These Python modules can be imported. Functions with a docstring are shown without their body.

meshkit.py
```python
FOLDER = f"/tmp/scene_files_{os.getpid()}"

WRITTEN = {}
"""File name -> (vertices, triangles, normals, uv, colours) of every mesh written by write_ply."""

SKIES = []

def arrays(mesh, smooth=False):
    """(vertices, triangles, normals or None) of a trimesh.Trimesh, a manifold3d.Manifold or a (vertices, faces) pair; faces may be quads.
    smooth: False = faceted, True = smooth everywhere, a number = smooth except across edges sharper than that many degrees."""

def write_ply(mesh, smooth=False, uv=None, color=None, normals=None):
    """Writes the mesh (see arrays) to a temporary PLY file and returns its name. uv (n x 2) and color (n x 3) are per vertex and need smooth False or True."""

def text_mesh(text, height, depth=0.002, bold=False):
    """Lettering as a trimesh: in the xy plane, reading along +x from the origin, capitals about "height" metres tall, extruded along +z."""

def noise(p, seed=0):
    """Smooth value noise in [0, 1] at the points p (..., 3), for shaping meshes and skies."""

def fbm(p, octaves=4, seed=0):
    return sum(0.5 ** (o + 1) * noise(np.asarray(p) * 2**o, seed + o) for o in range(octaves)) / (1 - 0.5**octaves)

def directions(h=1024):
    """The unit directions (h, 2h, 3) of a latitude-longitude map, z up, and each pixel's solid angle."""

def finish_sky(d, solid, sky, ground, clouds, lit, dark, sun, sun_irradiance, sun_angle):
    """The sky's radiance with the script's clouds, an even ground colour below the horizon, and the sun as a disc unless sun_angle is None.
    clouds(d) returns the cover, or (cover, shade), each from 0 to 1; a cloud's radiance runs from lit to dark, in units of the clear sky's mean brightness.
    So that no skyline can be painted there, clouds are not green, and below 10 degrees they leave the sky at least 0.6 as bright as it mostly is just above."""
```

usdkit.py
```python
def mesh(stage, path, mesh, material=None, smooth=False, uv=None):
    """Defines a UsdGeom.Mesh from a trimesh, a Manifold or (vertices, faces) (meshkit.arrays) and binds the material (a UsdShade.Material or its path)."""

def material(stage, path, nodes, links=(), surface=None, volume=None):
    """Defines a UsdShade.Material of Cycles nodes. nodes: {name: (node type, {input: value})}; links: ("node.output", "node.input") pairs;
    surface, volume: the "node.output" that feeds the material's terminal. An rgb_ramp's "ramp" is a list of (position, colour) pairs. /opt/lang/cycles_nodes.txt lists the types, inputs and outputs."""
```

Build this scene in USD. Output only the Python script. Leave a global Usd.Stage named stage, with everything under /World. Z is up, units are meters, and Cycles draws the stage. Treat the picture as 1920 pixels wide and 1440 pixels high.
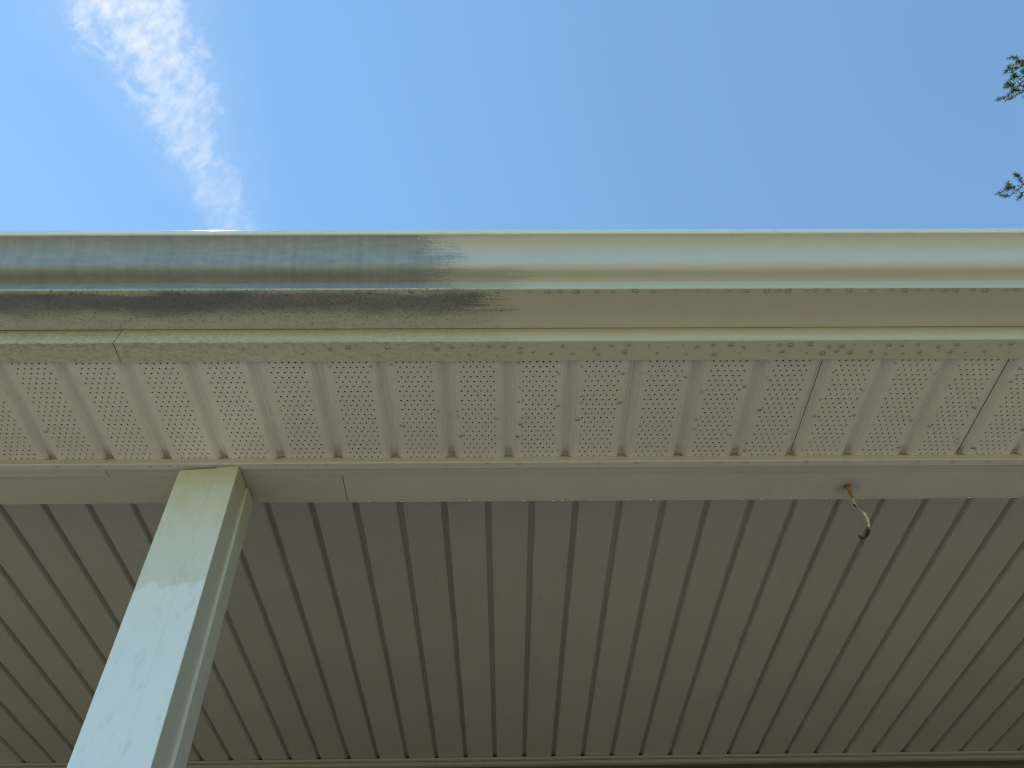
import math, random
import numpy as np
import trimesh
from shapely.geometry import LineString, Polygon, box as sbox
import meshkit
import usdkit
from pxr import Usd, UsdGeom, UsdLux, UsdShade, Gf, Sdf, Vt

stage = Usd.Stage.CreateInMemory()
UsdGeom.SetStageUpAxis(stage, UsdGeom.Tokens.z)
UsdGeom.SetStageMetersPerUnit(stage, 1.0)
UsdGeom.Xform.Define(stage, '/World')
UsdGeom.Scope.Define(stage, '/World/Looks')

# ------------------------------------------------------------------ camera
F = 1331.0                      # focal length in pixels of the 1920 wide photograph
TH = math.radians(50.94)        # pitch
YAW = math.radians(-0.97)
ROLL = math.radians(1.02)
ZC = 1.536
EYE = np.array([0.0, 0.0, ZC])
fwd = np.array([-math.sin(YAW) * math.cos(TH), math.cos(YAW) * math.cos(TH), math.sin(TH)])
r0 = np.array([math.cos(YAW), math.sin(YAW), 0.0])
u0 = np.cross(r0, fwd)
right = r0 * math.cos(ROLL) - u0 * math.sin(ROLL)
up = u0 * math.cos(ROLL) + r0 * math.sin(ROLL)
cam = UsdGeom.Camera.Define(stage, '/World/camera')
cam.CreateHorizontalApertureAttr(36.0)
cam.CreateVerticalApertureAttr(27.0)
cam.CreateFocalLengthAttr(36.0 * F / 1920)
cam.CreateClippingRangeAttr(Gf.Vec2f(0.05, 2000))
cam.CreateExposureAttr(1.0)
M4 = Gf.Matrix4d(*right, 0, *up, 0, *(-fwd), 0, *EYE, 1)
cam.AddTransformOp().Set(M4)


def ray(px, py):
    d = right * (px - 960) / F - up * (py - 720) / F + fwd
    return d / np.linalg.norm(d)


def at_h(px, py, h):            # point on the level h metres above the eye
    d = ray(px, py)
    return EYE + d * (h / d[2])


def at_y(px, py, y):            # point on the upright plane y
    d = ray(px, py)
    return EYE + d * (y / d[1])


# ------------------------------------------------------------------ sky and sun
SUN = ray(304, -167)
EL, ROT = math.asin(SUN[2]), math.atan2(SUN[0], SUN[1])
SKY_STRENGTH, SUN_INTENSITY = 0.122, 1.08


class Graph:
    """Collects material nodes; sockets are 'node.output' strings, anything else is a constant."""

    def __init__(self):
        self.nodes, self.links = {}, []

    def add(self, kind, out, **inputs):
        name = f'n{len(self.nodes)}'
        const = {}
        for k, v in inputs.items():
            if isinstance(v, str) and '.' in v and v.split('.')[0] in self.nodes:
                self.links.append((v, f'{name}.{k}'))
            else:
                const[k] = v
        self.nodes[name] = (kind, const)
        return f'{name}.{out}'

    def m(self, op, a, b=0.5, c=0.0, clamp=False):
        return self.add('math', 'value', math_type=op, value1=a, value2=b, value3=c, use_clamp=clamp)

    def mul(self, a, b): return self.m('multiply', a, b)
    def plus(self, a, b): return self.m('add', a, b)
    def minus(self, a, b): return self.m('subtract', a, b)

    def step(self, v, lo, hi, a=0.0, b=1.0):
        return self.add('map_range', 'result', range_type='smoothstep', value=v, from_min=lo, from_max=hi, to_min=a, to_max=b, clamp=True)

    def lin(self, v, lo, hi, a=0.0, b=1.0):
        return self.add('map_range', 'result', range_type='linear', value=v, from_min=lo, from_max=hi, to_min=a, to_max=b, clamp=True)

    def pos(self): return self.add('geometry', 'position')

    def xyz(self, v):
        s = self.add('separate_xyz', 'x', vector=v).split('.')[0]
        return s + '.x', s + '.y', s + '.z'

    def noise(self, v, scale=(1, 1, 1), detail=3, rough=0.55, off=(0, 0, 0), distortion=0.0):
        mp = self.add('mapping', 'vector', mapping_type='point', vector=v, scale=scale, location=off)
        return self.add('noise_texture', 'fac', vector=mp, scale=1.0, detail=float(detail), roughness=rough, distortion=distortion)

    def mix(self, f, a, b, kind='mix'):
        return self.add('mix_color', 'result', blend_type=kind, fac=f, a=a, b=b)

    def bump(self, h, strength=0.3, dist=0.001):
        return self.add('bump', 'normal', height=h, strength=strength, distance=dist)

    def principled(self, **k):
        return self.add('principled_bsdf', 'BSDF', **k)

    def done(self, name, surface):
        return usdkit.material(stage, f'/World/Looks/{name}', self.nodes, self.links, surface=surface)


def sky_material():
    g = Graph()
    d = g.add('texture_coordinate', 'generated')
    sky = g.add('sky_texture', 'color', sky_type='single_scattering', sun_disc=False, sun_elevation=EL, sun_rotation=ROT,
                altitude=300.0, air_density=1.0, aerosol_density=0.0, ozone_density=0.8)
    sky = g.mix(1.0, sky, (0.88, 1.04, 0.98), 'multiply')
    dn = g.add('vector_math', 'vector', math_type='normalize', vector1=d)
    a, b = ray(243, -20), ray(438, 425)
    n = np.cross(a, b); n /= np.linalg.norm(n)
    e = b - a * (a @ b); e /= np.linalg.norm(e)

    def dot(v): return g.add('vector_math', 'value', math_type='dot_product', vector1=dn, vector2=tuple(v))
    along, base, across = dot(e), dot(a), dot(n)
    s = g.m('arctan2', along, base)
    big = g.noise(dn, (9, 9, 9), 3)
    w = g.plus(across, g.mul(g.minus(big, 0.5), 0.05))
    half = g.lin(s, -0.02, 0.36, 0.064, 0.018)
    edge = g.m('divide', g.m('absolute', w), half)
    # the ripples lie slantwise over the band
    comb = g.add('combine_xyz', 'vector', x=g.mul(g.plus(across, g.mul(s, 0.45)), 46.0), y=g.mul(g.minus(s, g.mul(across, 0.5)), 80.0), z=0.0)
    rip = g.add('noise_texture', 'fac', vector=comb, scale=0.85, detail=4.0, roughness=0.52, distortion=0.3)
    soft = g.noise(dn, (22, 22, 22), 6, 0.66, (0, 0, 0), 0.6)
    body = g.step(g.plus(edge, g.mul(g.minus(soft, 0.5), 2.4)), 0.25, 1.35, 1.0, 0.0)
    dens = g.mul(body, g.lin(rip, 0.30, 0.70, 0.30, 1.0))
    dens = g.mul(dens, g.lin(s, -0.02, 0.26, 0.95, 0.30))
    dens = g.mul(dens, g.step(s, 0.30, 0.42, 1.0, 0.0))
    dens = g.mul(dens, g.step(s, -0.9, -0.3, 0.0, 1.0))
    veil = g.mul(g.step(edge, 2.6, 0.2), g.mul(0.16, g.step(s, 0.42, 0.05)))
    dens = g.m('maximum', dens, g.mul(veil, g.lin(soft, 0.25, 0.7, 0.3, 1.0)))
    col = g.mix(dens, sky, CLOUD)
    bg = g.add('background_shader', 'background', color=col, strength=SKY_STRENGTH)
    return g.done('sky_material', bg)


CLOUD = (4.0, 4.15, 4.35)
dome = UsdLux.DomeLight.Define(stage, '/World/sky')
dome.GetPrim().SetCustomDataByKey('kind', 'structure')
dome.GetPrim().SetCustomDataByKey('label', 'clear blue summer sky with one wispy white cloud streak')
UsdShade.MaterialBindingAPI.Apply(dome.GetPrim()).Bind(sky_material())
sun = UsdLux.DistantLight.Define(stage, '/World/sun')
sun.CreateIntensityAttr(SUN_INTENSITY); sun.CreateAngleAttr(0.5); sun.CreateNormalizeAttr(True)
sun.CreateColorAttr(Gf.Vec3f(1.0, 0.95, 0.87))
zb = SUN
xb = np.cross([0, 0, 1.0], zb); xb /= np.linalg.norm(xb)
yb = np.cross(zb, xb)
sun.AddTransformOp().Set(Gf.Matrix4d(*xb, 0, *yb, 0, *zb, 0, 0, 0, 30, 1))

# ------------------------------------------------------------------ materials
CREAM = (0.635, 0.583, 0.61)
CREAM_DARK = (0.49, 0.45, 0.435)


def vinyl(name, base, dirt=(0.20, 0.18, 0.15), amount=0.25, rough=0.42, extra=None):
    g = Graph(); p = g.pos()
    n1 = g.noise(p, (7, 7, 7), 4); n2 = g.noise(p, (60, 60, 60), 4, 0.65, (3, 1, 7)); n3 = g.noise(p, (420, 420, 420), 2)
    c = g.mix(g.lin(n1, 0.3, 0.7, 0.0, 0.35), base, tuple(v * 0.86 * w for v, w in zip(base, (1.0, 0.99, 0.95))))
    c = g.mix(g.mul(g.step(n2, 0.55, 0.78), amount), c, dirt)
    c = g.mix(1.0, c, g.add('combine_color', 'color', r=g.lin(g.add('object_info', 'random'), 0, 1, 0.93, 1.05), g=g.lin(g.add('object_info', 'random'), 0, 1, 0.93, 1.05), b=g.lin(g.add('object_info', 'random'), 0, 1, 0.92, 1.05)), 'multiply')
    if extra:
        c = extra(g, p, c)
    b = g.bump(g.plus(g.mul(n3, 0.25), g.mul(n1, 2.0)), 0.25, 0.0012)
    return g.done(name, g.principled(base_color=c, roughness=g.lin(n2, 0.3, 0.7, rough - 0.06, rough + 0.1), normal=b, specular_ior_level=0.45))


def soffit_dirt(g, p, c):
    x, y, z = g.xyz(p)
    # grime washed down to the low end of each groove and little mould spots at the outer end
    up_ = g.step(z, ZC + HS + 0.0035, ZC + HS + 0.008)
    low = g.step(y, YS1 - 0.030, YS1 - 0.001)
    n = g.noise(p, (90, 90, 90), 3)
    c = g.mix(g.mul(g.mul(up_, low), g.lin(n, 0.3, 0.6, 0.15, 0.60)), c, (0.13, 0.12, 0.12))
    out = g.step(y, YS0 + 0.035, YS0)
    sp = g.step(g.noise(p, (170, 170, 170), 4, 0.7, (5, 5, 1)), 0.60, 0.68)
    c = g.mix(g.mul(g.mul(out, sp), 0.55), c, (0.09, 0.085, 0.09))
    sp2 = g.step(g.noise(p, (240, 240, 240), 3, 0.7, (9, 2, 1)), 0.74, 0.79)
    c = g.mix(g.mul(sp2, 0.6), c, (0.12, 0.10, 0.08))
    return c


def gutter_paint(name, part):
    g = Graph(); p = g.pos(); x, y, z = g.xyz(p)
    clean = (0.53, 0.49, 0.43)
    n1 = g.noise(p, (5, 5, 5), 4)
    fine = g.noise(p, (330, 330, 330), 4, 0.7)
    c = g.mix(g.lin(n1, 0.3, 0.7, 0.0, 0.3), clean, (0.50, 0.47, 0.37))
    streak = g.noise(p, (11, 210, 210), 5, 0.66, (0.3, 0, 0))
    cloud = g.noise(p, (16, 30, 30), 5, 0.6, (4, 2, 2))
    front = g.step(z, ZC + HG + 0.0012, ZC + HG + 0.002)      # 1 on the front face, 0 on the bottom
    edge = g.mix(front, (XB, XB, XB), (XF, XF, XF))
    edge = g.add('separate_xyz', 'x', vector=edge)
    # the brush has eaten into the grime along x, in streaks
    dx = g.minus(g.plus(edge, g.plus(g.mul(g.minus(streak, 0.52), 0.17), g.plus(g.mul(g.minus(cloud, 0.5), 0.16), g.mul(g.minus(fine, 0.5), 0.16)))), x)
    mask = g.step(dx, -0.020, 0.060)
    mott = g.noise(p, (34, 90, 90), 5, 0.68, (2, 7, 1))
    # front: even grey film with vertical runs and specks, a worn tongue low down
    run = g.noise(p, (110, 6, 6), 3, 0.6, (8, 0, 0))
    film = g.mul(mask, g.lin(g.plus(g.mul(mott, 0.7), g.mul(run, 0.5)), 0.38, 0.80, 0.55, 0.97))
    cf = g.mix(film, c, (0.20, 0.215, 0.235))
    tong = g.step(g.minus(g.plus(XF + 0.10, g.mul(g.minus(streak, 0.5), 0.25)), x), -0.01, 0.03)
    lowband = g.step(z, ZC + HG + 0.035, ZC + HG + 0.022)
    cf = g.mix(g.mul(g.mul(tong, lowband), 0.30), cf, (0.17, 0.155, 0.14))
    specks = g.step(g.noise(p, (95, 95, 95), 3, 0.6, (1, 9, 3)), 0.70, 0.76)
    cf = g.mix(g.mul(specks, g.mul(mask, 0.5)), cf, (0.10, 0.10, 0.11))
    # bottom: black soot band behind the front edge, fading to specks at the wall side
    d = g.minus(y, YG0)                                      # distance from the front edge
    wob = g.mul(g.minus(g.noise(p, (10, 24, 24), 4, 0.6, (3, 3, 8)), 0.5), 0.030)
    din = g.step(g.plus(d, wob), 0.002, 0.013)
    dout = g.step(g.plus(d, g.mul(wob, 1.3)), 0.030, 0.058, 1.0, 0.0)
    patch = g.lin(g.noise(p, (6, 14, 14), 4, 0.6, (1, 1, 5)), 0.30, 0.60, 0.60, 1.0)
    band = g.mul(g.mul(din, dout), g.mul(mask, patch))
    grain = g.lin(fine, 0.30, 0.62, 0.72, 1.0)
    cb = g.mix(g.mul(mask, g.lin(mott, 0.35, 0.7, 0.08, 0.42)), c, (0.24, 0.245, 0.26))
    cb = g.mix(g.mul(g.mul(band, grain), 0.90), cb, (0.085, 0.095, 0.130))
    sp = g.step(g.noise(p, (230, 230, 230), 4, 0.72, (7, 1, 1)), 0.53, 0.64)
    sp = g.mul(sp, g.step(d, 0.090, 0.02, 0.40, 1.0))
    cb = g.mix(g.mul(g.mul(sp, mask), 0.75), cb, (0.11, 0.105, 0.11))
    col = g.mix(front, cb, cf)
    dent = g.noise(p, (3.2, 9, 9), 3, 0.6, (2, 2, 9))
    b = g.bump(g.plus(g.plus(g.mul(n1, 4.0), g.mul(dent, 9.0)), g.mul(fine, 0.18)), 0.35, 0.0015)
    return g.done(name, g.principled(base_color=col, roughness=g.lin(mask, 0.0, 1.0, 0.30, 0.5), normal=b, specular_ior_level=0.5))


def fascia_paint(name):
    g = Graph(); p = g.pos(); x, y, z = g.xyz(p)
    n1 = g.noise(p, (6, 6, 6), 4)
    c = g.mix(g.lin(n1, 0.3, 0.7, 0.0, 0.3), (0.64, 0.59, 0.53), (0.61, 0.575, 0.48))
    mott = g.noise(p, (130, 190, 190), 6, 0.72, (3, 3, 3))
    left = g.step(g.plus(x, g.mul(g.minus(g.noise(p, (14, 60, 60), 4), 0.5), 0.25)), 0.06, -0.03)
    left2 = g.step(x, 0.0, -0.9, 0.5, 1.0)
    c = g.mix(g.mul(g.mul(left, left2), g.step(mott, 0.40, 0.66, 0.0, 0.5)), c, (0.22, 0.23, 0.15))
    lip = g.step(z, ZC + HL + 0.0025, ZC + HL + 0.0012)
    edgeb = g.step(y, YF + 0.018, YF + 0.001)
    sp = g.step(g.noise(p, (90, 150, 150), 6, 0.74, (2, 4, 6)), 0.44, 0.66)
    c = g.mix(g.mul(g.mul(lip, edgeb), g.mul(sp, g.lin(x, -1.0, 0.2, 0.75, 0.10))), c, (0.12, 0.12, 0.14))
    dot = g.step(g.noise(p, (150, 300, 300), 3, 0.7, (6, 4, 2)), 0.70, 0.75)
    c = g.mix(g.mul(lip, g.lin(mott, 0.3, 0.7, 0.12, 0.34)), c, (0.33, 0.32, 0.31))  # grey mix puts the shade of the lip underside into its colour
    c = g.mix(g.mul(dot, g.mul(lip, 0.6)), c, (0.07, 0.07, 0.08))
    b = g.bump(g.plus(g.mul(n1, 3.0), g.mul(mott, 0.2)), 0.2, 0.0015)
    return g.done(name, g.principled(base_color=c, roughness=0.40, normal=b))


def post_paint(name, face):
    g = Graph(); p = g.pos(); x, y, z = g.xyz(p)
    white = (0.80, 0.81, 0.80)
    grimy = (0.68, 0.65, 0.55)
    n1 = g.noise(p, (16, 16, 9), 4)
    fine = g.noise(p, (300, 300, 200), 3, 0.7)
    scal = g.noise(p, (30, 30, 30), 2, 0.5, (2, 0, 1))
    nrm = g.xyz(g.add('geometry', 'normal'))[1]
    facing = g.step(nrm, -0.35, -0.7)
    side = g.mix(g.lin(n1, 0.3, 0.7, 0.0, 0.5), (0.50, 0.465, 0.40), (0.44, 0.41, 0.35))  # darker tones: shade of the side faces put into the colour
    if face == 'front':
        lev = g.plus(z, g.mul(g.minus(scal, 0.5), 0.075))
        top = g.step(lev, POST_MARK - 0.0045, POST_MARK + 0.0045)
        near = g.lin(z, POST_MARK, POST_MARK + 0.22, 0.35, 1.0)
        warm = g.mix(near, (0.74, 0.735, 0.68), grimy)
        warm = g.mix(g.mul(g.step(g.noise(p, (26, 26, 18), 4, 0.6, (5, 5, 5)), 0.48, 0.72), 0.35), warm, (0.58, 0.46, 0.30))
        c = g.mix(top, white, warm)
        sm = g.step(g.noise(p, (55, 55, 26), 5, 0.7, (1, 6, 2)), 0.52, 0.72)
        c = g.mix(g.mul(sm, 0.28), c, (0.42, 0.44, 0.45))
        dots = g.step(g.noise(p, (210, 210, 150), 4, 0.75, (3, 1, 2)), 0.64, 0.70)
        c = g.mix(g.mul(dots, g.mul(g.step(n1, 0.45, 0.6), 0.5)), c, (0.25, 0.26, 0.28))
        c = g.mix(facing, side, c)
    else:
        c = g.mix(facing, side, (0.66, 0.63, 0.54))  # shaded side tone, with the brighter front-facing step also put into the colour
        dots = g.step(g.noise(p, (120, 120, 90), 3, 0.7, (3, 1, 2)), 0.71, 0.76)
        c = g.mix(g.mul(dots, 0.4), c, (0.2, 0.18, 0.16))
    b = g.bump(g.plus(g.mul(n1, 2.0), g.mul(fine, 0.2)), 0.25, 0.0015)
    return g.done(name, g.principled(base_color=c, roughness=0.38, normal=b))


def plain(name, color, rough=0.6, var=0.2, scale=20, **k):
    g = Graph(); p = g.pos()
    n = g.noise(p, (scale,) * 3, 4, 0.6)
    c = g.mix(g.lin(n, 0.3, 0.7), tuple(v * (1 - var) for v in color), tuple(v * (1 + var) for v in color))
    return g.done(name, g.principled(base_color=c, roughness=rough, **k))


# ------------------------------------------------------------------ key levels, metres above the eye / along y
HS = 0.904                                  # face of the vented soffit
HL = HS - 0.005                             # underside of the fascia lip and of the inner channel
YF = at_h(960, 641, HL)[1]                  # fascia face
YS0 = at_h(960, 675, HL)[1]                 # where the soffit comes into view
HG = YF / at_h(960, 619, 1.0)[1]            # gutter bottom level at the fascia
YG0 = at_h(960, 541, HG)[1]                 # gutter front foot
YS1 = at_h(960, 857, HS)[1]                 # inner end of the soffit
YJ1 = at_h(960, 874, HL - 0.004)[1]
HB = HL - 0.003                             # beam underside
YB1 = at_h(960, 939, HB)[1]
HC = 1.098                                  # porch ceiling face
XF = at_y(865, 485, YG0 - 0.02)[0]          # where the grime ends on the gutter's front ...
XB = at_h(945, 580, HG)[0]                  # ... and on its bottom
XL, XR = -3.6, 3.4                          # ends of the eave
WL, WR = at_h(-600, 1446, HC), at_h(2500, 1407, HC)     # the house wall's line under the porch ceiling
POST_MARK = 0


# ------------------------------------------------------------------ helpers for prims
used = {}


def numbered(name, parent='/World'):
    k = (parent, name)
    used[k] = used.get(k, -1) + 1
    return f'{parent}/{name}' if used[k] == 0 else f'{parent}/{name}_{used[k]:03d}'


def tag(prim, label=None, category=None, group=None, kind=None):
    for k, v in (('label', label), ('category', category), ('group', group), ('kind', kind)):
        if v:
            prim.SetCustomDataByKey(k, v)
    return prim


def thing(name, label, category, group=None, kind=None):
    x = UsdGeom.Xform.Define(stage, numbered(name))
    return tag(x.GetPrim(), label, category, group, kind)


def obj(name, mesh, mat, parent=None, smooth=False, label=None):
    path = numbered(name, str(parent.GetPath()) if parent else '/World')
    m = usdkit.mesh(stage, path, mesh, mat, smooth)
    return tag(m.GetPrim(), label)


def bx(x0, x1, y0, y1, z0, z1):
    b = trimesh.creation.box((x1 - x0, y1 - y0, z1 - z0))
    b.apply_translation(((x0 + x1) / 2, (y0 + y1) / 2, (z0 + z1) / 2))
    return b


def cat(*ms):
    return trimesh.util.concatenate([m for g in ms for m in (g if isinstance(g, (list, tuple)) else [g])])


def along_x(poly, x0, x1):
    """A (y, z) outline carried along x."""
    m = trimesh.creation.extrude_polygon(poly, x1 - x0, engine='earcut')
    v = np.array(m.vertices)
    m.vertices = np.stack([v[:, 2] + x0, v[:, 0], v[:, 1]], 1)
    return m


def along_y(poly, y0, y1):
    """An (x, z) outline carried along y."""
    m = trimesh.creation.extrude_polygon(poly, y1 - y0, engine='earcut')
    v = np.array(m.vertices)
    m.vertices = np.stack([v[:, 0], v[:, 2] + y0, v[:, 1]], 1)
    m.invert()
    return m


def sheet(points, t):
    return LineString(points).buffer(t / 2, cap_style='flat', join_style='mitre', mitre_limit=3)


def tube(pts, radii, n=8):
    pts = np.asarray(pts, float)
    tang = np.gradient(pts, axis=0)
    tang /= np.linalg.norm(tang, axis=1, keepdims=True)
    ref = np.array([0.3, 0.1, 1.0]) if abs(tang[0][2]) < 0.9 else np.array([1.0, 0.2, 0.1])
    v, rings = [], len(pts)
    for p, t, r in zip(pts, tang, radii):
        a = np.cross(t, ref); a /= np.linalg.norm(a); b = np.cross(t, a)
        for k in range(n):
            w = 2 * math.pi * k / n
            v.append(p + r * (a * math.cos(w) + b * math.sin(w)))
    f = []
    for i in range(rings - 1):
        for k in range(n):
            q = (k + 1) % n
            f += [[i * n + k, i * n + q, (i + 1) * n + q], [i * n + k, (i + 1) * n + q, (i + 1) * n + k]]
    v += [pts[0], pts[-1]]
    for k in range(n):
        q = (k + 1) % n
        f += [[len(v) - 2, q, k], [len(v) - 1, (rings - 1) * n + k, (rings - 1) * n + q]]
    return trimesh.Trimesh(np.array(v), np.array(f), process=False)


def spline(pts, n):
    pts = np.asarray(pts, float)
    from scipy.interpolate import CubicSpline
    d = np.r_[0, np.cumsum(np.linalg.norm(np.diff(pts, axis=0), axis=1))]
    return CubicSpline(d, pts)(np.linspace(0, d[-1], n))


# ------------------------------------------------------------------ the setting: ground, floor
def lawn():
    g = Graph(); p = g.pos()
    n1, n2 = g.noise(p, (0.6, 0.6, 0.6), 5), g.noise(p, (40, 40, 40), 4, 0.7)
    c = g.mix(g.lin(n1, 0.3, 0.7), (0.17, 0.18, 0.060), (0.23, 0.215, 0.085))
    c = g.mix(g.lin(n2, 0.35, 0.65, 0.0, 0.5), c, (0.10, 0.13, 0.035))
    return g.done('lawn', g.principled(base_color=c, roughness=0.8, normal=g.bump(n2, 0.6, 0.02)))


v, f = [], []
rad = [0.0, 4, 10, 25, 60, 150, 400, 1200]
v.append((0, 0, 0))
for r in rad[1:]:
    for k in range(48):
        v.append((r * math.cos(k * math.pi / 24), r * math.sin(k * math.pi / 24), 0))
for k in range(48):
    f.append((0, 1 + k, 1 + (k + 1) % 48))
for i in range(len(rad) - 2):
    for k in range(48):
        a, b = 1 + i * 48 + k, 1 + i * 48 + (k + 1) % 48
        f += [(a, a + 48, b + 48), (a, b + 48, b)]
tag(obj('ground', (np.array(v, float), np.array(f)), lawn()), 'mown sunlit lawn in front of the porch', None, None, 'structure')
concrete = plain('concrete', (0.07, 0.065, 0.055), 0.85, 0.15, 12)
walk = plain('walk_concrete', (0.25, 0.24, 0.24), 0.85, 0.15, 10)
tag(obj('path', bx(-14, 14, -0.75, 0.78, -0.1, 0.03), walk), 'grey concrete path along the front of the porch', None, None, 'structure')
slab = bx(XL, XR, 0.80, 2.9, -0.1, 0.10)
tag(obj('porch_floor', slab, concrete), 'grey concrete porch slab', None, None, 'structure')

g = Graph()
rp = g.add('geometry', 'random_per_island')
c = g.mix(rp, (0.055, 0.095, 0.028), (0.13, 0.17, 0.055))
LEAF = g.done('leaf_green', g.add('mix_closure', 'closure', fac=0.3, closure1=g.principled(base_color=c, roughness=0.6), closure2=g.add('translucent_bsdf', 'BSDF', color=c)))
RW = np.random.RandomState(5)
NW = 16000
aw = RW.uniform(math.radians(168), math.radians(378), NW)          # added trees, out of view behind and right, cutting low sky light
crown = (3.2 + 5.0 * np.clip((aw - 5.2) / 0.6, 0, 1)) * (1 + 0.28 * np.sin(aw * 9.0) + 0.15 * np.sin(aw * 23.0 + 1))
hw = RW.uniform(0, 1, NW) ** 0.8 * crown
rw = 12.5 + RW.normal(size=NW) * 1.1 + 1.2 * np.sin(aw * 14)
cw = np.stack([rw * np.cos(aw), rw * np.sin(aw) - 0.5, hw], 1)
u_ = RW.normal(size=(NW, 3)); u_ /= np.linalg.norm(u_, axis=1, keepdims=True)
w_ = np.cross(u_, RW.normal(size=(NW, 3))); w_ /= np.linalg.norm(w_, axis=1, keepdims=True)
sw = RW.uniform(0.16, 0.34, NW)[:, None]
vw = np.stack([cw - u_ * sw, cw + w_ * sw * 0.6, cw + u_ * sw, cw - w_ * sw * 0.6], 1).reshape(-1, 3)
fw = (np.arange(NW) * 4)[:, None, None] + np.array([[0, 1, 2], [0, 2, 3]])[None]
tag(obj('woodland', (vw, fw.reshape(-1, 3)), LEAF), 'added leafy green wood out of view opposite the porch, cutting its sky light', 'trees', None, 'stuff')

# ------------------------------------------------------------------ the house behind: wall, roof
SIDE = plain('siding_paint', (0.15, 0.14, 0.11), 0.5, 0.06, 9)
ROOF = plain('asphalt_shingle', (0.10, 0.095, 0.09), 0.9, 0.35, 60)
ATTIC = plain('attic_wood', (0.10, 0.075, 0.05), 0.8, 0.2, 15)
TRIM = vinyl('trim_vinyl', CREAM, amount=0.2)
house = thing('house', 'cream house with dark roof edge seen only from beneath its porch', 'house')
wl = np.array([WL[0], WL[1]]); wr = np.array([WR[0], WR[1]])
wdir = (wr - wl) / np.linalg.norm(wr - wl)


def on_wall(x):
    return wl[1] + (x - wl[0]) * wdir[1] / wdir[0]


def wall_box(d0, d1, z0, z1, x0=XL, x1=XR):
    """A strip along the house wall between d0 and d1 metres in front of it."""
    pts = np.array([(x0, on_wall(x0) - d1), (x1, on_wall(x1) - d1), (x1, on_wall(x1) - d0), (x0, on_wall(x0) - d0)])
    return trimesh.creation.extrude_polygon(Polygon(pts), z1 - z0, engine='earcut').apply_translation((0, 0, z0))


obj('wall', wall_box(-0.12, -0.012, 0.10, ZC + HC + 0.9), SIDE, house)
zs = ZC + HC - 0.031
while zs > 0.12:
    obj('siding_board', cat(wall_box(-0.012, 0.0, max(zs - 0.10, 0.10), zs - 0.002)), SIDE, house)
    zs -= 0.10
rise = 0.33
y_r0, z_r0 = YF - 0.03, ZC + HG + 0.075
roof_poly = Polygon([(y_r0, z_r0), (6.2, z_r0 + rise * (6.2 - y_r0)), (6.2, z_r0 + rise * (6.2 - y_r0) + 0.05), (y_r0, z_r0 + 0.022)])
rf = obj('roof', along_x(roof_poly, XL - 0.15, XR + 0.15), ROOF, house)
for k in range(7):
    ya = y_r0 - 0.004 + k * 0.14
    za = z_r0 + rise * (ya - y_r0) + 0.022 + 0.05 * 0
    th_ = 0.006
    za += (0.028 / (6.2 - y_r0)) * (ya - y_r0)
    obj('shingle_course', along_x(Polygon([(ya, za + 0.001), (ya + 0.15, za + 0.15 * (rise + 0.005) + 0.001), (ya + 0.15, za + 0.15 * (rise + 0.005) + 0.004), (ya, za + th_ + 0.002)]), XL - 0.15, XR + 0.15), ROOF, rf)
for sx in (XL, XR - 0.02):
    obj('gable_end', along_x(Polygon([(YF + 0.02, ZC + HS + 0.02), (2.8, ZC + HC + 0.02), (2.8, z_r0 + rise * (2.8 - y_r0) - 0.002), (YF + 0.02, z_r0 + rise * (0.05) - 0.002)]), sx, sx + 0.02), SIDE, house)

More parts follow.
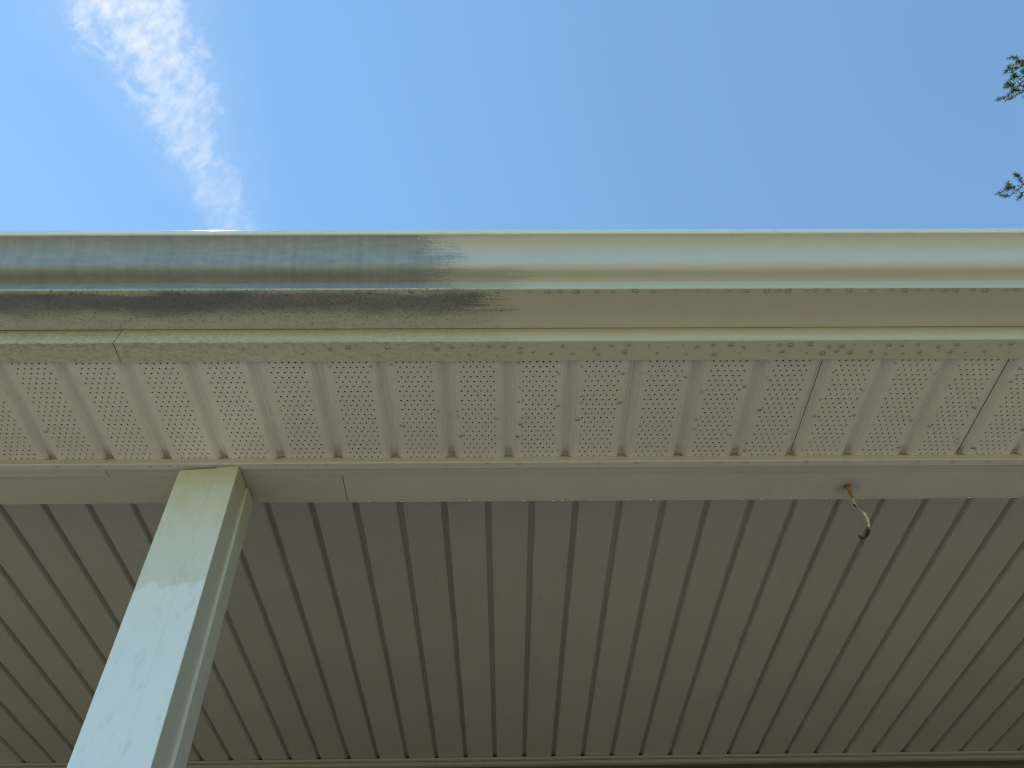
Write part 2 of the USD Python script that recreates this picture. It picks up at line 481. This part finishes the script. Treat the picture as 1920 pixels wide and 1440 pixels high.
# ------------------------------------------------------------------ gutter
Z = lambda h: ZC + h
ga = at_y(960, 437, 0)
gut = thing('rain_gutter', 'cream metal eaves gutter whose left half is grimy and right half scrubbed clean', 'gutter')
tanv = lambda py: 1 / at_h(960, py, 1.0)[1]


HT = HG + 0.0885                            # top of the gutter's front hem
yt = at_h(960, 429, HT)[1]
hm = yt * tanv(437)                         # foot of the hem
prof = [(yt + 0.0035, hm - 0.0005), (yt + 0.010, hm - 0.0030)]
p462 = (yt + 0.0175, (yt + 0.0175) * tanv(462))
p502 = (yt + 0.0355, (yt + 0.0355) * tanv(502))
p527 = (YG0 + 0.0016, (YG0 + 0.0016) * tanv(528))
curve = spline([prof[0], (yt + 0.0105, hm - 0.004), p462, ((p462[0] + p502[0]) / 2 - 0.0005, (p462[1] + p502[1]) / 2), p502, (YG0 - 0.007, p527[1] + 0.0024), p527], 40)
line = [tuple(q) for q in curve] + [(YG0 + 0.0012, p527[1] - 0.0012), (YG0, HG + 0.0015), (YG0 + 0.0015, HG)]
line += [(YF - 0.005, HG), (YF - 0.0035, HG + 0.0015), (YF - 0.0035, HG + 0.095)]
GP = gutter_paint('gutter_paint', 'all')
gprof = LineString(line).buffer(0.0006, cap_style='flat', join_style='round', quad_segs=2)
gprof = Polygon([(a, b + ZC) for a, b in gprof.exterior.coords])
# the long sheet is cut in lengths so that it can sag a little
body = along_x(gprof, XL - 0.05, XR + 0.05)
obj('trough', body, GP, gut, smooth=32)
hem_c = Polygon([(a, b + ZC) for a, b in sbox(yt, hm, yt + 0.0085, HT).buffer(-0.0030).buffer(0.0030, quad_segs=6).exterior.coords])
g = Graph(); p = g.pos()
n1 = g.noise(p, (40, 200, 200), 4, 0.7)
HEM = g.done('hem_paint', g.principled(base_color=g.mix(g.step(n1, 0.5, 0.75, 0.0, 0.4), (0.66, 0.64, 0.58), (0.30, 0.29, 0.28)), roughness=0.11, specular_ior_level=0.6, normal=g.bump(n1, 0.12, 0.001)))
obj('rolled_hem', along_x(hem_c, XL - 0.05, XR + 0.05), HEM, gut, smooth=50)
for xx in (XL - 0.05, XR + 0.048):
    obj('end_cap', along_x(Polygon([(a, b + ZC) for a, b in list(curve) + [(YG0, HG), (YF - 0.004, HG), (YF - 0.004, HT - 0.004), (yt + 0.004, HT - 0.004)]]), xx, xx + 0.002), GP, gut)
for k in range(9):
    xx = XL + 0.5 + k * 0.78
    obj('hanger', bx(xx, xx + 0.025, yt + 0.009, YF - 0.005, Z(HT - 0.012), Z(HT - 0.010)), HEM, gut)

# ------------------------------------------------------------------ fascia
fas = thing('fascia_trim', 'cream metal fascia strip with drip lip under the gutter, lapped at the left', 'fascia')
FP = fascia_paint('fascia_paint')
xs = at_h(213, 641, HL)[0]


def fascia(dx0, dx1, off):
    pts = [(YF - off, HG + 0.10), (YF - off, HL - off), (YS0 + 0.0, HL - off)]
    pl = sheet([(a, b + ZC) for a, b in pts], 0.0011)
    return along_x(pl, dx0, dx1)


obj('fascia_board', bx(XL, XR, YF + 0.004, YF + 0.022, Z(HL + 0.006), Z(HG + 0.10)), ATTIC, fas)
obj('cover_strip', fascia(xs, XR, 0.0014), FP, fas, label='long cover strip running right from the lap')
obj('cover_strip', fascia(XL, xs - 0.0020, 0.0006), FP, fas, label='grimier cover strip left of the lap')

# ------------------------------------------------------------------ soffit and ceiling panels
PITCH, FLAT, TOPW, GD = 0.1016, 0.0800, 0.0100, 0.0080
half_t, half_b = TOPW / 2, (PITCH - FLAT) / 2
T = 0.0011


def panel_profile(xoff, zf, gap=0.0026, GD=GD, half_t=half_t, half_b=half_b):
    """Cross-section of one three-rib panel, from seam to seam, the seams being in the groove tops. Returns groove outlines."""
    pts = []
    w = 3 * PITCH
    pts.append((gap / 2, GD))
    for k in range(3):
        x0 = k * PITCH
        pts += [(x0 + half_t, GD), (x0 + half_b - 0.001, 0.0012), (x0 + half_b + 0.0012, 0.0),
                (x0 + PITCH - half_b - 0.0012, 0.0), (x0 + PITCH - half_b + 0.001, 0.0012), (x0 + PITCH - half_t, GD)]
    pts.append((w - gap / 2, GD))
    pts.append((w - gap / 2, GD + 0.012))        # the hook of the interlock, standing up into the dark
    return [(a + xoff, b + zf) for a, b in pts]


def solid_panel(y0, y1, zf, gap):
    return along_y(sheet(panel_profile(0, zf, gap, 0.0115, 0.0058, 0.0092), T), y0, y1)


def vented_panel(y0, y1, zf, gap):
    prof = panel_profile(0, zf, gap)
    segs = []
    # grooves as bent sheet, flats as perforated plate
    cuts = []
    for k in range(3):
        i = 1 + 6 * k
        cuts.append((i + 2, i + 3))
    start = 0
    for a, b in cuts:
        segs.append(prof[start:a + 1])
        start = b
    segs.append(prof[start:])
    parts = [along_y(sheet(s, T), y0, y1) for s in segs]
    n_rows, row, colp, r = 24, 0.01005, 0.0107, 0.00178
    for k in range(3):
        xa, xb_ = prof[cuts[k][0]][0], prof[cuts[k][1]][0]
        mid = (xa + xb_) / 2
        holes = []
        for j in range(n_rows):
            cnt = 6 if j % 2 else 5
            yy = y1 - 0.0065 - j * row
            if yy < y0 + 0.003:
                break
            for c in range(cnt):
                xx = mid + (c - (cnt - 1) / 2) * colp
                holes.append([(xx + r * math.cos(t), yy + r * math.sin(t)) for t in np.arange(6) * math.pi / 3])
        pl = Polygon([(xa, y0), (xb_, y0), (xb_, y1), (xa, y1)], holes)
        m = trimesh.creation.extrude_polygon(pl, T, engine='earcut')
        m.apply_translation((0, 0, zf - T / 2))
        parts.append(m)
    return cat(parts)


VENT = vinyl('vented_vinyl', (0.71, 0.66, 0.66), amount=0.22, extra=soffit_dirt)
def ceiling_dirt(g, p, c):
    s0 = at_h(508, 985, HC)
    dv = g.add('vector_math', 'value', math_type='distance', vector1=p, vector2=tuple(s0))
    sp = g.step(g.noise(p, (150, 60, 150), 4, 0.7, (4, 4, 4)), 0.60, 0.68)
    c = g.mix(g.mul(g.mul(sp, g.step(dv, 0.07, 0.0)), 0.7), c, (0.07, 0.06, 0.06))
    rare = g.step(g.noise(p, (30, 9, 30), 5, 0.65, (9, 9, 1)), 0.60, 0.76)
    return g.mix(g.mul(rare, 0.30), c, (0.20, 0.18, 0.15))


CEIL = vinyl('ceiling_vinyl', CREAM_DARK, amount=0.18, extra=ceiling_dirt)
zf = Z(HS) + T / 2
groove0 = at_h(847, 857, HS)[0]              # one of the seams
bases = [vented_panel(YS0 - 0.012, YS1 + 0.0035, zf, gp) for gp in (0.0007, 0.0012, 0.0026)]     # tight, usual and open joints
sof = thing('vented_soffit', 'cream perforated vinyl soffit of ribbed panels between gutter fascia and beam', 'soffit')
n0 = math.floor((XL - groove0) / (3 * PITCH)) + 1
k = n0
rng = random.Random(4)
while groove0 + (k + 1) * 3 * PITCH < XR:
    m = bases[2 if k >= 2 else (1 if k == 1 else 0)].copy()
    m.apply_translation((groove0 + k * 3 * PITCH, 0, rng.uniform(-0.0004, 0.0004)))
    obj('soffit_panel', m, VENT, sof, smooth=20)
    k += 1

ceilg = at_h(1080, 945, HC)[0]
cei = thing('porch_ceiling', 'shaded porch ceiling of grooved cream vinyl planks running back to the house', 'ceiling')
YC0 = YB1 - 0.045
k = math.floor((XL - ceilg) / (3 * PITCH)) + 1
while ceilg + (k + 1) * 3 * PITCH < XR:
    xa = ceilg + k * 3 * PITCH
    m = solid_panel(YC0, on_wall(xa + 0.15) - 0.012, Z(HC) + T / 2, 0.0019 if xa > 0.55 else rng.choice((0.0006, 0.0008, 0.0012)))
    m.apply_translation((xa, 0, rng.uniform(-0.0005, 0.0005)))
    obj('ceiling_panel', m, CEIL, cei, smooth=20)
    k += 1
# trim where the ceiling meets the house
tr = thing('ceiling_trim', 'narrow cream channel strip where porch ceiling meets the house wall', 'trim')
obj('channel_lip', wall_box(0.0325, 0.034, Z(HC - 0.008), Z(HC - 0.0015)), CEIL, tr)
obj('channel_base', wall_box(0.001, 0.0325, Z(HC - 0.0075), Z(HC - 0.0062)), CEIL, tr)
obj('moulding', wall_box(0.001, 0.020, Z(HC - 0.0205), Z(HC - 0.0095)), CEIL, tr)

# ------------------------------------------------------------------ inner channel and beam
beam = thing('porch_beam', 'cream metal-wrapped porch beam along the inner edge of the soffit', 'beam')
def wire_stain(g, p, c):
    s0 = at_h(1588, 911, HB)
    dv = g.add('vector_math', 'value', math_type='distance', vector1=p, vector2=tuple(s0))
    n = g.noise(p, (120, 120, 120), 4, 0.65, (1, 2, 3))
    dv = g.plus(dv, g.mul(g.minus(n, 0.5), 0.022))
    c = g.mix(g.step(dv, 0.034, 0.002, 0.0, 0.42), c, (0.16, 0.16, 0.13))
    return g.mix(g.step(dv, 0.0075, 0.003, 0.0, 0.85), c, (0.10, 0.055, 0.025))


BEAMP = vinyl('beam_paint', (0.56, 0.52, 0.51), amount=0.2, extra=wire_stain)
xb1, xb2 = at_h(648, 920, HB)[0], at_h(203, 890, HB)[0]
obj('beam_core', bx(XL, XR, YS1 + 0.012, YB1 - 0.003, Z(HB + 0.004), Z(HC + 0.12)), ATTIC, beam)
ystrip = at_h(960, 888.5, HB)[1]
def soffit_sheet(x0, x1):
    return along_x(sheet([(ystrip + 0.0012, Z(HB + 0.002)), (ystrip + 0.0012, Z(HB)), (YB1, Z(HB)), (YB1, Z(HC + 0.06))], 0.001), x0, x1)


obj('underside_sheet', soffit_sheet(XL, xb1 - 0.0006), BEAMP, beam)
obj('underside_sheet', soffit_sheet(xb1 + 0.0006, XR), BEAMP, beam)
obj('cover_strip', bx(XL, xb2 - 0.0007, YJ1 + 0.0012, ystrip - 0.0003, Z(HB - 0.0010), Z(HB + 0.0004)), BEAMP, beam)
obj('cover_strip', bx(xb2 + 0.0007, XR, YJ1 + 0.0012, ystrip - 0.0003, Z(HB - 0.0012), Z(HB + 0.0004)), BEAMP, beam)
jp = [(YS1 + 0.0045, HS - 0.0003), (YS1, HS - 0.0009), (YS1 - 0.0005, HL - 0.006), (YS1 + 0.001, HL - 0.0076), (YJ1, HL - 0.0076), (YJ1, HB)]
obj('channel_back', bx(XL, XR, YS1 + 0.0050, YS1 + 0.0058, Z(HS + 0.0013), Z(HS + 0.016)), TRIM, beam)
obj('channel', along_x(LineString([(a, b + ZC) for a, b in jp]).buffer(0.0005, cap_style='flat', join_style='round', quad_segs=2), XL, XR), TRIM, beam, smooth=35)

# ------------------------------------------------------------------ post
HP = HL - 0.0090
c_r = at_h(448, 874, HP)                    # right front corner of the post's top
c_l = at_h(337.5, 886, HP - 0.0085)
W = float(np.linalg.norm((c_l - c_r)[[0, 2]]))
lean = math.radians(4.4)
AX = np.array([-math.sin(lean), 0, math.cos(lean)])
LX = np.array([math.cos(lean), 0, math.sin(lean)])
Y0 = c_r[1]
DEPTH = (YB1 - Y0) * 0.92
LEN = c_r[2] / math.cos(lean) - 0.09
mk = at_y(300, 1091, Y0)
POST_MARK = mk[2]


def post_piece(x0, x1, y0, y1, top=0.0, bev=0.002, length=None):
    """A folded metal piece: local x leftwards from the right front corner, y back, carried down the leaning axis."""
    L = length or LEN
    pl = sbox(x0, y0, x1, y1)
    if bev:
        pl = pl.buffer(-bev).buffer(bev, quad_segs=3)
    m = trimesh.creation.extrude_polygon(pl, L, engine='earcut')
    v = np.array(m.vertices)
    w = c_r + np.outer(v[:, 0], LX) + np.outer(v[:, 2] - L + top, AX)
    w[:, 1] += v[:, 1]
    m.vertices = w
    return m


post = thing('porch_post', 'leaning square porch post wrapped in white metal, dingy at its top', 'post')
PF, PS = post_paint('post_front_paint', 'front'), post_paint('post_side_paint', 'side')
d1 = DEPTH * 0.56
seam = -0.040
obj('front_cover', post_piece(-W, seam + 0.004, 0.0009, d1 + 0.01, -0.0012), PF, post, smooth=40)
obj('front_cover', post_piece(seam, 0.0, 0.0, d1, 0.0), PF, post, smooth=40)
obj('rear_cover', post_piece(-W - 0.003, 0.0052, d1, DEPTH, -0.0035, 0.0012), PS, post, smooth=40)
bs = obj('base', post_piece(-W - 0.012, 0.012, -0.012, DEPTH + 0.012, -LEN + 0.10, length=0.10), PF, post, smooth=40)

# ------------------------------------------------------------------ wire
wire = thing('hanging_wire', 'stub of frayed old electric cable hanging from the beam underside', 'cable')
yw = at_h(1589, 909, HB)[1]
wp = [at_h(1588, 908, HB + 0.004)] + [at_y(a, b, yw - o) for a, b, o in
     [(1592, 919, 0.001), (1597, 931, 0.003), (1602, 944, 0.005), (1608, 953, 0.006), (1617, 960, 0.006), (1624, 969, 0.005), (1628, 981, 0.004),
      (1628.5, 991, 0.004), (1627, 1000, 0.006), (1622, 1008, 0.010), (1616, 1009, 0.013), (1611, 1004, 0.015)]]
sp = spline(wp, 120)
idx = lambda a, b: sp[int(a * 119):int(b * 119) + 1]


def wob(n, r, seed, amt=0.32):
    q = np.random.RandomState(seed).uniform(1 - amt, 1 + amt, n)
    return r * np.convolve(np.r_[q[0], q, q[-1]], [0.3, 0.4, 0.3], 'valid')


OR = plain('rusty_sheath', (0.36, 0.19, 0.055), 0.7, 0.55, 260)
PA = plain('pale_sheath', (0.62, 0.56, 0.38), 0.55, 0.15, 200)
BK = plain('black_tape', (0.014, 0.013, 0.018), 0.5, 0.2, 200)
GY = plain('bare_core', (0.30, 0.29, 0.22), 0.6, 0.25, 300)
CO = plain('copper_strand', (0.45, 0.20, 0.08), 0.4, 0.2, 300, metallic=0.6)
for nm, a, b, r, mt in (('rusty_sheath', 0.0, 0.27, 0.0029, OR), ('pale_sheath', 0.26, 0.385, 0.0022, PA), ('inner_core', 0.375, 0.50, 0.0015, GY),
                        ('pale_sheath', 0.49, 0.715, 0.0023, PA), ('scorched_ring', 0.705, 0.755, 0.0024, CO), ('black_tip', 0.745, 0.86, 0.0030, BK), ('black_tip', 0.85, 1.0, 0.0022, BK)):
    q = idx(a, b)
    obj(nm, tube(q, wob(len(q), r, int(a * 100)), 9), mt, wire, smooth=60)
q = idx(0.365, 0.41) + np.array([-0.0018, -0.001, 0])
obj('torn_flap', tube(q, np.linspace(0.0016, 0.0008, len(q)), 7), BK, wire, smooth=60)
q = np.array([sp[-1], sp[-1] + np.array([-0.004, 0.001, 0.003]), sp[-1] + np.array([-0.009, 0.001, 0.008])])
obj('copper_strand', tube(q, [0.0005, 0.0004, 0.0003], 5), CO, wire)

# ------------------------------------------------------------------ conifer at the right
NEED = Graph(); g = NEED
oi = g.add('object_info', 'random')
rp = g.add('geometry', 'random_per_island')
c = g.mix(rp, (0.045, 0.095, 0.060), (0.12, 0.18, 0.115))
tl = g.add('translucent_bsdf', 'BSDF', color=c)
pb = g.principled(base_color=c, roughness=0.5)
NEEDLES = g.done('conifer_needles', g.add('mix_closure', 'closure', fac=0.3, closure1=pb, closure2=tl))
BARK = plain('conifer_bark', (0.10, 0.075, 0.055), 0.9, 0.35, 40)
tree = thing('conifer_tree', 'tall blue-green conifer whose bough ends stand against the sky at right', 'tree')
R = np.random.RandomState(11)


def shoot_needles(p0, p1, n, ln, out):
    """Needles round a shoot, slanting towards its tip."""
    ax = p1 - p0
    L = np.linalg.norm(ax); ax = ax / L
    a = np.cross(ax, [0.2, 0.3, 1.0]); a /= np.linalg.norm(a); b = np.cross(ax, a)
    t = R.uniform(0.0, 1.0, n); w = R.uniform(0, 2 * math.pi, n)
    rad_ = np.outer(np.cos(w), a) + np.outer(np.sin(w), b)
    st = p0 + np.outer(t * L, ax)
    lean_ = R.uniform(0.25, 0.9, n)[:, None] + (t[:, None] > 0.85) * 0.8
    dr = rad_ + lean_ * ax; dr /= np.linalg.norm(dr, axis=1, keepdims=True)
    l = ln * R.uniform(0.7, 1.2, n)[:, None]
    sd = np.cross(dr, rad_ + 0.3 * R.normal(size=(n, 3))); sd /= np.linalg.norm(sd, axis=1, keepdims=True)
    wd = 0.0022
    v = np.stack([st - sd * wd, st + sd * wd, st + dr * l * 0.6 + sd * wd, st + dr * l, st + dr * l * 0.6 - sd * wd], 1)
    out.append(v)


def branch(root, tip, twigs, droop, woods, needles, dens=1.0):
    n = 9
    t = np.linspace(0, 1, n)[:, None]
    pts = root + (tip - root) * t
    pts[:, 2] += droop * (4 * t[:, 0] * (t[:, 0] - 1)) * -0.5
    pts[1:-1] += R.normal(size=(n - 2, 3)) * 0.02
    L = np.linalg.norm(tip - root)
    woods.append(tube(pts, np.linspace(0.006 + 0.010 * L, 0.003, n), 5))
    ax = (tip - root) / L
    side = np.cross(ax, [0, 0, 1.0]); side /= np.linalg.norm(side)
    for s in np.linspace(0.30, 1.0, twigs):
        i = min(int(s * (n - 1)), n - 2)
        fr = s * (n - 1) - i
        p = pts[i] * (1 - fr) + pts[i + 1] * fr
        for sg in (-1, 1):
            tl_ = min(0.06 + 0.22 * L * (1.05 - s), 0.55) * R.uniform(0.6, 1.2)
            d = ax * R.uniform(0.5, 0.9) + side * sg * R.uniform(0.5, 0.9) + np.array([0, 0, R.uniform(-0.25, 0.45)])
            d /= np.linalg.norm(d)
            e = p + d * tl_
            woods.append(tube(np.array([p, (p + e) / 2 + R.normal(size=3) * 0.008, e]), [0.0035, 0.0028, 0.002], 4))
            m = max(1, int(tl_ / 0.11))
            for q in range(m):
                a_, b_ = p + d * tl_ * q / m, p + d * tl_ * (q + 1) / m
                shoot_needles(a_, b_, int(26 * dens), 0.055, needles)
                if R.rand() < 0.7:
                    d2 = d + side * R.uniform(-0.9, 0.9) + np.array([0, 0, R.uniform(-0.4, 0.8)]); d2 /= np.linalg.norm(d2)
                    e2 = b_ + d2 * R.uniform(0.05, 0.10)
                    woods.append(tube(np.array([b_, (b_ + e2) / 2, e2]), [0.0026, 0.0022, 0.0018], 4))
                    shoot_needles(b_, e2, int(30 * dens), 0.050, needles)
    shoot_needles(tip - ax * 0.08, tip + ax * 0.03, int(40 * dens), 0.055, needles)


HTREE = 17.0


def pixel(p):
    d = np.asarray(p) - EYE
    k = d @ fwd
    return 960 + F * (d @ right) / k, 720 - F * (d @ up) / k


woods, needles = [], []
tips = [(1903, 170, 7.5, 9), (1903, 143, 7.55, 8), (1912, 116, 7.7, 8), (1893, 352, 7.3, 8)]     # the long boughs whose ends stand against the sky in view
dt = ray(2540, 172)
tz = 10.2 / dt[2]
trunk = (EYE + dt * tz)[:2]
for px, py, dist, tw in tips:
    d = ray(px, py); hd = math.hypot(d[0], d[1])
    tip = EYE + d * (dist / hd)
    root = np.array([trunk[0], trunk[1], tip[2] + 0.3 + 0.2 * R.rand()])
    branch(root, tip, tw + 12, 0.5, woods, needles, 3.4)
for k in range(90):
    z = 2.0 + (HTREE - 2.3) * k / 90
    reach = (0.4 + 4.4 * (1 - z / HTREE) ** 0.8) * R.uniform(0.75, 1.05)
    a_ = k * 2.39996 + R.uniform(-0.2, 0.2)
    root = np.array([trunk[0], trunk[1], z])
    while True:
        tip = root + np.array([math.cos(a_) * reach, math.sin(a_) * reach, 0.10 * reach])
        q = [pixel(root + (tip - root) * t) for t in (0.25, 0.5, 0.75, 1.0)]
        if reach < 0.4 or all(qx > 2030 or qy < -160 or qy > 1500 for qx, qy in q):
            break
        reach *= 0.85
    branch(root, tip, 7, 0.15 * reach, woods, needles, 0.35)
ht = np.linspace(0, HTREE, 14)
obj('trunk', tube(np.stack([trunk[0] + 0.03 * np.sin(ht), trunk[1] + 0.02 * np.cos(ht * 1.3), ht], 1), np.linspace(0.26, 0.015, 14), 10), BARK, tree, smooth=60)
obj('branches', cat(woods), BARK, tree, smooth=60)
nv = np.concatenate(needles, 0)
N = len(nv)
fi = (np.arange(N) * 5)[:, None, None] + np.array([[0, 1, 2], [0, 2, 4], [4, 2, 3]])[None]
obj('needles', (nv.reshape(-1, 3), fi.reshape(-1, 3)), NEEDLES, tree)

# ------------------------------------------------------------------ water droplets
g = Graph()
lw = g.add('fresnel', 'fac', IOR=1.6)
clear = g.add('transparent_bsdf', 'BSDF', color=(0.985, 0.985, 0.985))
shine = g.add('glossy_bsdf', 'BSDF', color=(1.0, 1.0, 1.0), roughness=0.02)
glass = g.add('glass_bsdf', 'BSDF', color=(1.0, 1.0, 1.0), roughness=0.0, IOR=1.333)
thin = g.add('mix_closure', 'closure', fac=lw, closure1=clear, closure2=shine)
WATER = g.done('water', g.add('mix_closure', 'closure', fac=0.05, closure1=thin, closure2=glass))
DR = np.random.RandomState(23)


def droplet(c, a, b, hgt, label, group):
    """A flattened dome of water clinging under a surface at c."""
    rings, seg = 4, 10
    v, f = [(0, 0, -hgt)], []
    ph = DR.uniform(0, 6.28)
    for i in range(1, rings + 1):
        t = i / rings * math.pi / 2
        for k in range(seg):
            w = 2 * math.pi * k / seg
            r = math.sin(t) ** 0.9 * (1 + 0.07 * math.sin(2 * w + ph))
            v.append((a * r * math.cos(w), b * r * math.sin(w), -hgt * math.cos(t)))
    for k in range(seg):
        v.append((0.96 * v[1 + (rings - 1) * seg + k][0], 0.96 * v[1 + (rings - 1) * seg + k][1], 0.0004))
    v.append((0, 0, 0.0004))
    for k in range(seg):
        q = (k + 1) % seg
        f.append((0, 1 + q, 1 + k))
        for i in range(rings):
            A, B = 1 + i * seg + k, 1 + i * seg + q
            f += [(A, B, B + seg), (A, B + seg, A + seg)]
        f.append((1 + rings * seg + k, 1 + rings * seg + q, len(v) - 1))
    tm = trimesh.Trimesh(np.array(v) + np.asarray(c), np.array(f), process=False)
    pr = obj('water_droplet', tm, WATER, None, smooth=50)
    tag(pr, label, 'droplet', group)


def px_drop(px, py, h, w, aspect=0.8, tall=0.42, label='', group=''):
    c = at_h(px, py, h)
    c[1] = at_h(960, py, h)[1]
    r = w / 2
    droplet(c, r, r * aspect, w * tall, label, group)


LB = [('clear water droplet hanging from the lower front edge of the gutter', 'water droplets along the gutter edge'),
      ('clear water droplet clinging under the fascia lip above the soffit panels', 'water droplets under the fascia lip'),
      ('clear water droplet clinging to a perforated soffit panel', 'water droplets on the soffit panels'),
      ('clear water droplet under the narrow channel between soffit and beam', 'water droplets under the channel'),
      ('tiny clear water droplet on the inner lower edge of the beam', 'water droplets along the beam edge')]
# gutter edge
px = 640.0
while px < 1920:
    px += DR.uniform(18, 44)
    px_drop(px, 546 + DR.uniform(-1, 1.2), HG - 0.0007, DR.uniform(0.0060, 0.0105), 0.7, 0.38, *LB[0])
for px, w in ((8, .008), (130, .007), (248, .006), (300, .007), (520, .006), (590, .006)):
    px_drop(px, 547, HG - 0.0007, w, 0.7, 0.38, *LB[0])
# fascia lip, two loose rows
for row, gap in ((650, (20, 48)), (663, (24, 60))):
    px = 380.0 if row == 650 else 480.0
    while px < 1920:
        px += DR.uniform(*gap) * (1.6 if px < 780 else 1.0)
        px_drop(px, row + DR.uniform(-3.5, 3.5), HL - (0.0019 if True else 0), DR.uniform(0.0032, 0.0085) , 0.85, 0.42, *LB[1])
# on the flats between holes and grooves
for k in range(-9, 10):
    for side in (-1, 1):
        cx = groove0 + (k + 0.5) * PITCH + side * 0.0335
        n = DR.randint(1, 6) if k >= -1 else DR.randint(0, 2)
        for j in range(n):
            yy = DR.uniform(YS0 + 0.006, YS1 - 0.012)
            droplet(np.array([cx + DR.uniform(-0.003, 0.004), yy, zf - T / 2]), *(DR.uniform(0.0018, 0.0042) * np.array([1, 0.95])), DR.uniform(0.0013, 0.0028), *LB[2])
# channel underside
px = 20.0
while px < 1920:
    px += DR.uniform(26, 90)
    px_drop(px, 869.5 + DR.uniform(-0.5, 1.5), HL - 0.0081, DR.uniform(0.004, 0.008), 0.6, 0.4, *LB[3])
# beam edge
px = 4.0
while px < 1910:
    px += DR.uniform(14, 70)
    if 300 < px < 490:
        continue
    px_drop(px, 938.0, HB - 0.0018 if px > 648 else HB - 0.0006, DR.uniform(0.002, 0.0048), 0.7, 0.45, *LB[4])
